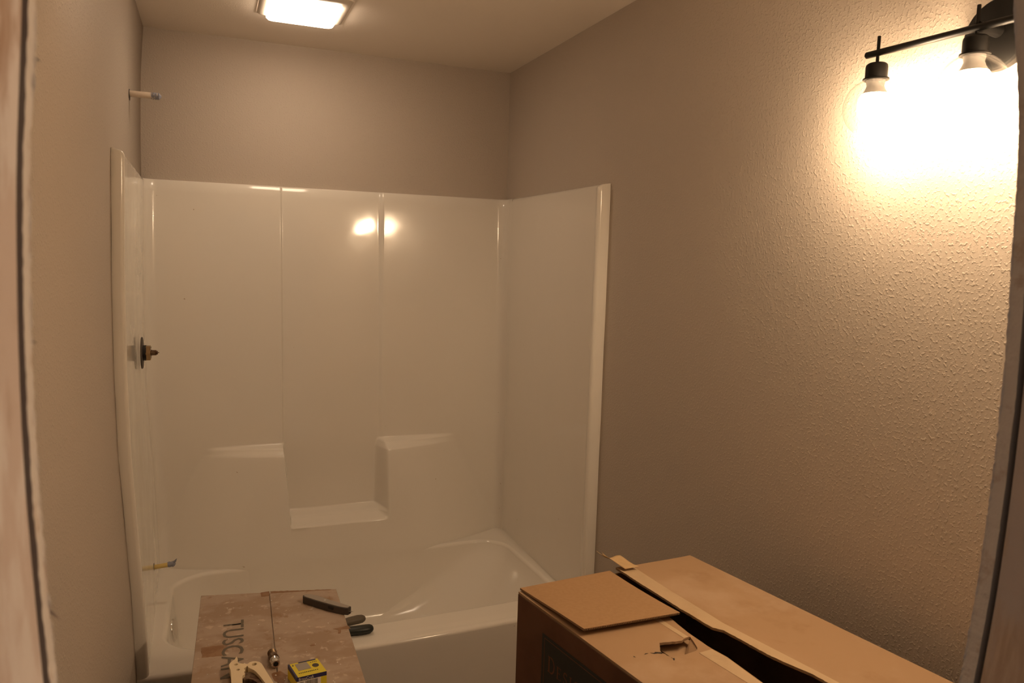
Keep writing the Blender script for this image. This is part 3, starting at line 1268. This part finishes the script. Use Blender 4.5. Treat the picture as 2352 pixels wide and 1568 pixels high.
GLYPH = {
    'D': (.80, [([(.16, 0), (.16, 1)], .13), ([(.02, 1), (.40, 1)], .05), ([(.02, 0), (.40, 0)], .05), (arcp(.36, .5, .36, .5, 90, -90, 14), .10)]),
    'E': (.66, [([(.14, 0), (.14, 1)], .13), ([(.02, .98), (.56, .98)], .05), ([(.02, .02), (.58, .02)], .05), ([(.14, .52), (.44, .52)], .05), ([(.56, 1), (.56, .84)], .04), ([(.58, 0), (.60, .18)], .04), ([(.44, .6), (.44, .44)], .04)]),
    'S': (.60, [(arcp(.30, .75, .20, .23, 30, 250, 12) + arcp(.28, .25, .22, .25, 80, -150, 12), .10), ([(.50, .98), (.50, .78)], .03), ([(.06, .02), (.06, .24)], .03)]),
    'I': (.34, [([(.16, 0), (.16, 1)], .13), ([(.02, .98), (.30, .98)], .05), ([(.02, .02), (.30, .02)], .05)]),
    'G': (.78, [(arcp(.40, .5, .36, .48, 50, 320, 18), .10), ([(.66, .42), (.66, .06)], .12), ([(.52, .42), (.80, .42)], .05), ([(.64, 1), (.64, .78)], .03)]),
    'N': (.80, [([(.12, 0), (.12, 1)], .05), ([(.12, 1), (.64, 0)], .13), ([(.64, 0), (.64, 1)], .05), ([(.02, 1), (.18, 1)], .05), ([(.54, 1), (.74, 1)], .05), ([(.02, 0), (.22, 0)], .05)]),
}
bm = bmesh.new()
cur = .121
for i, ch in enumerate('DESIGN'):
    adv, st = GLYPH[ch]
    h_ = .032 if i == 0 else .025
    base_ = .811
    for pts, w_ in st:
        stroke(bm, pts, w_, (cur, base_), h_)
    cur += adv * h_ + .006
from_bm('lettering', bm, M['inkline'], LB)

# ---------------------------------------------------------------- small carton in front of the tub
SZ = .65
SC4 = [Vector((.187, -1.078, 0)), Vector((.560, -1.155, 0)), Vector((.545, -1.86, 0)), Vector((.160, -1.80, 0))]
SBOX = empty('long_cardboard_box', (.36, -1.45, 0), 'dusty stained cardboard box with stamped letters standing in front of the bathtub', 'box')


def quad_slab(name, q, z0, z1, m, parent, bev=.002):
    bm = bmesh.new()
    A = [bm.verts.new((p.x, p.y, z0)) for p in q]
    B = [bm.verts.new((p.x, p.y, z1)) for p in q]
    bm.faces.new(A[::-1])
    bm.faces.new(B)
    for i in range(4):
        bm.faces.new((A[i], A[(i + 1) % 4], B[(i + 1) % 4], B[i]))
    bevel(bm, bev, 2)
    return from_bm(name, bm, m, parent)


quad_slab('carton_body', SC4, 0, SZ - .0045, M['dusty'], SBOX)


def sq_at(s_, t_):
    a = SC4[0].lerp(SC4[1], s_)
    b = SC4[3].lerp(SC4[2], s_)
    return a.lerp(b, t_)


seam = .497
quad_slab('top_flap', [sq_at(0, 0), sq_at(seam - .0025, 0), sq_at(seam - .0025, 1), sq_at(0, 1)], SZ - .0045, SZ, M['dusty'], SBOX, .0015)
quad_slab('top_flap', [sq_at(seam + .0015, 0), sq_at(1, 0), sq_at(1, 1), sq_at(seam + .0015, 1)], SZ - .0045, SZ, M['dusty'], SBOX, .0015)


def flat_patch(name, pts, z0, z1, m, parent, jag=0.0):
    bm = bmesh.new()
    out = []
    for i, p in enumerate(pts):
        q_ = pts[(i + 1) % len(pts)]
        n_ = max(1, int((Vector(q_) - Vector(p)).length / .006)) if jag else 1
        for k in range(n_):
            x_, y_ = lerp(p[0], q_[0], k / n_), lerp(p[1], q_[1], k / n_)
            out.append((x_ + jag * noise.noise(Vector((x_ * 150, y_ * 150, 1))), y_ + jag * noise.noise(Vector((x_ * 150, y_ * 150, 5)))))
    prism(bm, out, lambda a, b, h: Vector((a, b, h)), z0, z1)
    return from_bm(name, bm, m, parent)


for pts in ([(.189, -1.387), (.243, -1.392), (.245, -1.446), (.192, -1.437)],
            [(.349, -1.112), (.372, -1.110), (.371, -1.142), (.348, -1.140)],
            [(.375, -1.112), (.545, -1.153), (.545, -1.157), (.46, -1.140), (.378, -1.126)],
            [(.515, -1.396), (.556, -1.390), (.560, -1.407), (.535, -1.405), (.530, -1.425), (.524, -1.424), (.526, -1.404)],
            [(.446, -1.463), (.456, -1.458), (.461, -1.464), (.449, -1.468)],
            [(.380, -1.585), (.366, -1.560), (.345, -1.565), (.350, -1.60), (.37, -1.62)]):
    t = flat_patch('tape_scrap', pts, SZ, SZ + .0004, M['stain'], SBOX, jag=.0025)
bm = bmesh.new()
for k in range(46):
    x_, y_ = random.uniform(.20, .54), random.uniform(-1.14, -1.66)
    r_ = random.uniform(.0007, .0022)
    prism(bm, [(x_ + r_ * random.uniform(.6, 1.4) * cos(a), y_ + r_ * random.uniform(.6, 1.8) * sin(a)) for a in (0, 1.2, 2.3, 3.5, 4.9)], lambda a, b, h: Vector((a, b, h)), SZ, SZ + .0008)
cr = from_bm('plaster_crumb', bm, M['gypsum'], SBOX)
cr['kind'] = 'stuff'
# stamped letters, reading towards the camera, tops to the right
mt = Matrix.Translation((.2455, -1.264, SZ + .0006)) @ Matrix.Rotation(RAD(-92.5), 4, 'Z')
lettering('stamped_lettering', 'TUSCANY', .0735, mt, M['stampink'], SBOX, xs=1.02, thick=.0004)

# ---------------------------------------------------------------- things on the small carton
def on_top(x_, y_, h):
    return Vector((x_, y_, SZ + .0012 + h))


# utility knife
KN = empty('utility_knife', (.525, -1.240, SZ), 'worn grey metal utility knife on the far right corner of the dusty box', 'knife')
a0 = Vector((.4605, -1.210, 0))
a1 = Vector((.5680, -1.330, 0))
kd = (a1 - a0).normalized()
kn = Vector((-kd.y, kd.x, 0))
KL = (a1 - a0).length


def kp(s_, t_, h):
    return a0 + kd * s_ + kn * t_ + Vector((0, 0, SZ + .0014 + h))


kout = [(.0, -.004), (.004, -.009), (.012, -.011), (.05, -.0125), (.095, -.0125), (.125, -.0115), (.148, -.008), (.158, -.004),
        (.158, .009), (.150, .0105), (.11, .0120), (.08, .0125), (.05, .0155), (.03, .0155), (.012, .0125), (.003, .007)]
kout = [(p[0] * KL / .158, p[1]) for p in kout]
bm = bmesh.new()
prism(bm, kout, kp, 0, .019)
bmesh.ops.bevel(bm, geom=[e for e in bm.edges if abs((e.verts[0].co - e.verts[1].co).z) < 1e-6 and len(e.link_faces) == 2 and e.calc_face_angle(0) > .8], offset=.0025, segments=2, affect='EDGES')
kb = from_bm('knife_body', bm, M['darkgrey'], KN, autosmooth=.6)
bm = bmesh.new()
kin = [(p[0] * .96 + .003, p[1] * .80 + .0008) for p in kout]
prism(bm, kin, kp, .0188, .0202)
fp = from_bm('face_plate', bm, M['greymetal'], KN)
fp['label'] = 'lighter grey face of the knife'
bm = bmesh.new()
prism(bm, [(KL - .008, -.003), (KL + .008, .002), (KL + .004, .0035), (KL + .012, .0055), (KL - .008, .0062)], kp, .008, .0088)
from_bm('blade', bm, M['steel'], KN)
bm = bmesh.new()
c_ = kp(.075, .002, .020)
axial(bm, c_, (0, 0, 1), [(0, .0035), (.001, .0035), (.0015, .002)], 14)
from_bm('screw_head', bm, M['steel'], KN)
bm = bmesh.new()
prism(bm, [(.100, -.0155), (.117, -.0155), (.117, -.012), (.100, -.012)], kp, .008, .015)
bevel(bm, .0008, 1)
from_bm('slider_button', bm, M['rubber'], KN)

# pipe nipple with a cap of thread, in clear film
NP = empty('shower_arm_fitting', (.356, -1.50, SZ), 'small threaded dark chrome pipe fitting on the dusty box left of the yellow packet', 'pipe fitting')
p0 = Vector((.3520, -1.490, SZ + .0130))
p1 = Vector((.3575, -1.554, SZ + .0140))
d_ = (p1 - p0).normalized()
bm = bmesh.new()
pr = [(0, .0095)]
for k in range(9):
    pr += [(.001 + k * .0022, .0095), (.0021 + k * .0022, .0107)]
pr += [(.0215, .0098)]
axial(bm, p0, d_, pr, 24)
from_bm('thread', bm, M['darkbrass'], NP, autosmooth=.3)
bm = bmesh.new()
axial(bm, p0 + d_ * .0215, d_, [(0, .0115), (.0015, .0128), (.014, .0128), (.0155, .0115)], 6)
from_bm('hex_nut', bm, M['darkbrass'], NP)
bm = bmesh.new()
axial(bm, p0 + d_ * .037, d_, [(0, .0105), (.004, .0115), (.010, .0095), (.014, .0108), (.022, .0102), (.024, .0086), (.024, .0060), (.012, .0055)], 24, cap=False)
from_bm('outlet', bm, M['chrome'], NP, autosmooth=.5)
bm = bmesh.new()
axial(bm, p0 + d_ * .050, d_, [(0, .0058), (.001, .0057)], 18)
from_bm('bore', bm, M['rubber'], NP)
# crumpled clear film trailing from it
FM = empty('clear_film_scrap', (.350, -1.42, SZ), 'crumpled strip of clear film trailing from the pipe fitting along the seam', 'plastic film')
bm = bmesh.new()
rows = []
for i in range(40):
    t_ = i / 39
    x_ = lerp(.3655, .354, t_)
    y_ = lerp(-1.385, -1.488, t_)
    wv = lerp(.0015, .0105, t_ ** 1.5)
    row = []
    for k in range(9):
        s_ = k / 8 * 2 - 1
        z_ = SZ + .002 + .013 * t_ * (1 - s_ * s_) + .0028 * noise.noise(Vector((t_ * 14, s_ * 3, 0))) * (0.3 + t_) + .001
        row.append(bm.verts.new((x_ + wv * s_ - .004 * t_ * sin(t_ * 5), y_, z_)))
    rows.append(row)
for a, b in zip(rows, rows[1:]):
    for k in range(8):
        bm.faces.new((a[k], a[k + 1], b[k + 1], b[k]))
from_bm('film', bm, M['film'], FM, smooth=True)

# plastic pipe cutter
CT = empty('pipe_cutter', (.30, -1.56, SZ), 'cream handled plastic pipe cutter lying over the stamped letters', 'pipe cutter')


def cp(x_, y_, h):
    return Vector((x_ - .001, y_ - .046, SZ + .0012 + h))


head = [(.2715, -1.460), (.2665, -1.472), (.258, -1.482), (.2535, -1.492), (.2545, -1.505), (.2565, -1.520), (.2570, -1.56), (.2555, -1.62), (.256, -1.70),
        (.276, -1.70), (.2790, -1.62), (.2800, -1.565), (.2815, -1.552), (.2870, -1.545), (.2850, -1.537), (.2880, -1.530), (.2855, -1.520), (.2930, -1.512), (.296, -1.504),
        (.290, -1.500), (.283, -1.4975), (.2755, -1.4925), (.2725, -1.483), (.2735, -1.472)]
bm = bmesh.new()
prism(bm, head, cp, .004, .024, holes=[circle(.2690, -1.4965, .0042, 14), circle(.2725, -1.5215, .0042, 14)])
bmesh.ops.bevel(bm, geom=[e for e in bm.edges if len(e.link_faces) == 2 and e.calc_face_angle(0) > 1.2 and abs((e.verts[0].co - e.verts[1].co).z) < 1e-6], offset=.0022, segments=2, affect='EDGES')
h1 = from_bm('fixed_handle', bm, M['cream'], CT, autosmooth=.7)
arm = [(.2935, -1.512), (.2945, -1.504), (.299, -1.4985), (.306, -1.4965), (.314, -1.4985), (.3205, -1.504), (.3255, -1.514), (.329, -1.53), (.333, -1.55), (.341, -1.585), (.350, -1.63), (.360, -1.70),
       (.345, -1.70), (.336, -1.64), (.3275, -1.60), (.3195, -1.570), (.3120, -1.548), (.3060, -1.535), (.2995, -1.527), (.295, -1.520)]
bm = bmesh.new()
prism(bm, arm, cp, .005, .025, holes=[circle(.3085, -1.5105, .0062, 16)])
bmesh.ops.bevel(bm, geom=[e for e in bm.edges if len(e.link_faces) == 2 and e.calc_face_angle(0) > 1.2 and abs((e.verts[0].co - e.verts[1].co).z) < 1e-6], offset=.0022, segments=2, affect='EDGES')
h2 = from_bm('moving_handle', bm, M['cream'], CT, autosmooth=.7)
bm = bmesh.new()
axial(bm, cp(.3085, -1.5105, .004), (0, 0, 1), [(0, .0060), (.014, .0060), (.0142, .004)], 20)
add_box(bm, (-.0012, -.0058, 0), (.0012, .0058, .003), Matrix.Translation(cp(.3085, -1.5105, .018)))
from_bm('pivot_bolt', bm, M['steel'], CT, autosmooth=.6)
for (x_, y_) in ((.2690, -1.4965), (.2725, -1.5215)):
    bm = bmesh.new()
    axial(bm, cp(x_, y_, .004), (0, 0, 1), [(0, .0041), (.010, .0041), (.0104, .0025)], 14)
    from_bm('rivet', bm, M['darkgrey'], CT, autosmooth=.6)
bm = bmesh.new()
prism(bm, [(.2815, -1.552), (.2865, -1.538), (.291, -1.527), (.299, -1.530), (.308, -1.541), (.315, -1.557), (.321, -1.575), (.326, -1.60), (.318, -1.60), (.311, -1.577), (.302, -1.562), (.294, -1.556), (.286, -1.558)], cp, .007, .017)
from_bm('ratchet_arm', bm, M['darkbrass'], CT)
bm = bmesh.new()
prism(bm, [(.281, -1.560), (.288, -1.562), (.297, -1.566), (.305, -1.580), (.312, -1.605), (.300, -1.66), (.281, -1.66)], cp, .001, .006)
bevel(bm, .0008, 1)
from_bm('blade_carrier', bm, M['rubber'], CT)
bm = bmesh.new()
prism(bm, [(.2735, -1.474), (.279, -1.468), (.2795, -1.489), (.290, -1.498), (.2790, -1.497)], cp, .013, .0145)
from_bm('blade', bm, M['steel'], CT)

# yellow and navy packet
YB = empty('yellow_parts_box', (.43, -1.58, SZ), 'small yellow and navy printed parts packet with a clear window on the dusty box', 'packet')
yc = [Vector((.380, -1.601, 0)), Vector((.447, -1.594, 0)), Vector((.4615, -1.657, 0)), Vector((.393, -1.664, 0))]
# far left, far right, near right, near left of the top
YH = .034
yx = (yc[2] - yc[3])
YW = yx.length
yx.normalize()
yy = (yc[0] - yc[3])
YL = yy.length
yy.normalize()


def yp(x_, y_, z_):
    return yc[3] + yx * x_ + yy * y_ + Vector((0, 0, SZ + .0012 + z_))


bm = bmesh.new()
oc = [(0, 0), (YW, 0), (YW, YL), (0, YL)]
A = [bm.verts.new(yp(x_, y_, 0)) for x_, y_ in oc]
B = [bm.verts.new(yp(x_, y_, YH - .010)) for x_, y_ in oc]
Cc = [bm.verts.new(yp(x_, y_, YH)) for x_, y_ in oc]
bm.faces.new(A[::-1])
bm.faces.new(Cc)
for i in range(4):
    j = (i + 1) % 4
    bm.faces.new((A[i], A[j], B[j], B[i]))
    bm.faces.new((B[i], B[j], Cc[j], Cc[i])).material_index = 1
me = bpy.data.meshes.new('carton')
bmesh.ops.recalc_face_normals(bm, faces=bm.faces)
bm.to_mesh(me)
bm.free()
link('carton', me, [M['yellow'], M['blue']], YB)
bm = bmesh.new()


def ytop(x_, y_, h):
    return yp(x_ * YW, y_ * YL, YH + h)


def yfront(x_, z_, h):
    return yp(x_ * YW, -h, z_ * YH)


# left bevel face of navy along the left edge of the top
prism(bm, [(0, 0), (.055, 0), (.055, .0), (.055, 1), (0, 1)][:2] + [(.055, 1), (0, 1)], ytop, .0000, .0004)
prism(bm, [(.34, .93), (.92, .93), (.92, 1), (.34, 1)], ytop, 0, .0004)
from_bm('navy_border', bm, M['blue'], YB)
bm = bmesh.new()
prism(bm, [(.20, .42), (.62, .42), (.60, .90), (.20, .90)], ytop, .0001, .0006)
wn = from_bm('clear_window', bm, M['greymetal'], YB)
bm = bmesh.new()
prism(bm, [(.80 + .11 * cos(a * pi / 8), .56 + .13 * sin(a * pi / 8)) for a in range(16)], ytop, .0001, .0005)
from_bm('seal', bm, M['darkgrey'], YB)
bm = bmesh.new()
for i in range(11):
    x_ = .15 + i * .06
    prism(bm, [(x_, .22), (x_ + .035, .22), (x_ + .035, .27), (x_, .27)], ytop, .0001, .0004)
for i in range(4):
    x_ = .70 + i * .06
    prism(bm, [(x_, .80), (x_ + .035, .80), (x_ + .035, .84), (x_, .84)], ytop, .0001, .0004)
prism(bm, [(.10, .80), (.135, .80), (.155, .90), (.12, .90)], ytop, .0001, .0004)
fpz = from_bm('fine_print', bm, M['darkgrey'], YB)
fpz['kind'] = 'stuff'
rot = Matrix((Vector((yx.x, yx.y, 0)), Vector((0, 0, 1)), Vector((yx.y, -yx.x, 0)))).transposed().to_4x4()
lettering('lettering', 'BrassCraft', .0098, Matrix.Translation(yp(YW * .07, -.0007, YH - .0085)) @ rot, M['white'], YB, xs=.82)
bm = bmesh.new()
prism(bm, [(.02, .04), (.80, .04), (.80, .70), (.02, .70)], yfront, .0002, .0004)
wl = from_bm('white_label', bm, M['white'], YB)
bm = bmesh.new()
x_ = .30
while x_ < .70:
    w_ = random.choice((.010, .016, .022))
    prism(bm, [(x_, .20), (x_ + w_, .20), (x_ + w_, .66), (x_, .66)], yfront, .0004, .0006)
    x_ += w_ + random.choice((.010, .018))
for k in range(4):
    prism(bm, [(.05, .58 - k * .12), (.24, .58 - k * .12), (.24, .62 - k * .12), (.05, .62 - k * .12)], yfront, .0004, .0006)
bc = from_bm('barcode', bm, M['darkgrey'], wl)
bc['kind'] = 'stuff'

# pliers lying on the tub rim, handles past the carton
PL = empty('pliers', (.66, -.915, .384), 'pliers with dark green grips on the tub rim behind the dusty box', 'pliers')
RZ = deck_z(-.93)
bm = bmesh.new()
add_tube(bm, [(.690, -.956, RZ + .014), (.698, -.9525, RZ + .014), (.66, -.950, RZ + .014)][:1] + [(.60, -.942, RZ + .015)], .010, 8)
bm.free()


def grip(name, pts, rad, m, flat=.75, lab=None):
    bm = bmesh.new()
    add_tube(bm, pts, rad, 18)
    cz = sum(p[2] for p in pts) / len(pts)
    for v_ in bm.verts:
        v_.co.z = cz + (v_.co.z - cz) * flat
    o = from_bm(name, bm, m, PL, smooth=True)
    if lab:
        o['label'] = lab
    return o


gz = RZ + .0155
grip('grip', [(.718, -.938, gz), (.7165, -.938, gz), (.713, -.938, gz), (.706, -.938, gz), (.69, -.939, gz), (.66, -.937, gz), (.62, -.930, gz), (.585, -.922, gz)],
     [.001, .008, .0130, .0175, .0195, .0190, .0175, .016], M['gripdark'])
gz = RZ + .0155
grip('grip', [(.706, -.862, gz), (.7045, -.862, gz), (.701, -.862, gz), (.694, -.862, gz), (.68, -.863, gz), (.65, -.868, gz), (.62, -.878, gz), (.585, -.892, gz)],
     [.001, .007, .0120, .0165, .0185, .0180, .0165, .015], M['griplight'], lab='paler olive grip of the pliers')
bm = bmesh.new()
for ya, yb in ((-.922, -.905), (-.892, -.909)):
    add_tube(bm, [(.60, ya, gz), (.57, ya * .6 + yb * .4, gz), (.545, yb, gz)], [.008, .009, .009], 12)
axial(bm, (.540, -.907, gz - .008), (0, 0, 1), [(0, .015), (.016, .015), (.017, .012)], 24)
from_bm('pivot', bm, M['steel'], PL, autosmooth=.6)
for s_ in (-1, 1):
    bm = bmesh.new()
    prism(bm, [(.532, -.907 + s_ * .0005), (.532, -.907 + s_ * .014), (.505, -.907 + s_ * .010), (.480, -.907 + s_ * .005), (.480, -.907 + s_ * .0005)], lambda a, b, h: Vector((a, b, gz + h)), -.006, .006)
    bevel(bm, .001, 1)
    from_bm('jaw', bm, M['steel'], PL)

# the left wall and the surround on it are not flat: they lean out a little at mid height
LBOW = [(0, .010), (.4, .006), (.65, -.002), (.85, -.013), (1.05, -.024), (1.3, -.029), (1.6, -.027), (1.9, -.020), (2.1, -.018), (2.3, -.013), (2.486, 0)]


def lbow(z):
    return interp(LBOW, min(max(z, 0), CEIL))


for o in UNIT.children:
    off = UNIT.location
    for v_ in o.data.vertices:
        p = v_.co + off
        wgt = 1 - smooth(.06, .50, p.x)
        if wgt > 0:
            v_.co.x += lbow(p.z) * wgt
    o.data.update()
ov.children and None
wl_ = bpy.data.objects['wall_left'].data
b_ = bmesh.new()
b_.from_mesh(wl_)
bmesh.ops.subdivide_edges(b_, edges=[e for e in b_.edges if abs(e.verts[0].co.z - e.verts[1].co.z) > .5], cuts=60)
for v_ in b_.verts:
    v_.co.x += lbow(v_.co.z)
b_.to_mesh(wl_)
b_.free()
for p in wl_.polygons:
    p.use_smooth = abs(p.normal.x) > .9
SH.location.x += lbow(2.15) + .001
VA.location.x += lbow(1.279) + .016
SP.location.x += lbow(.50) + .006
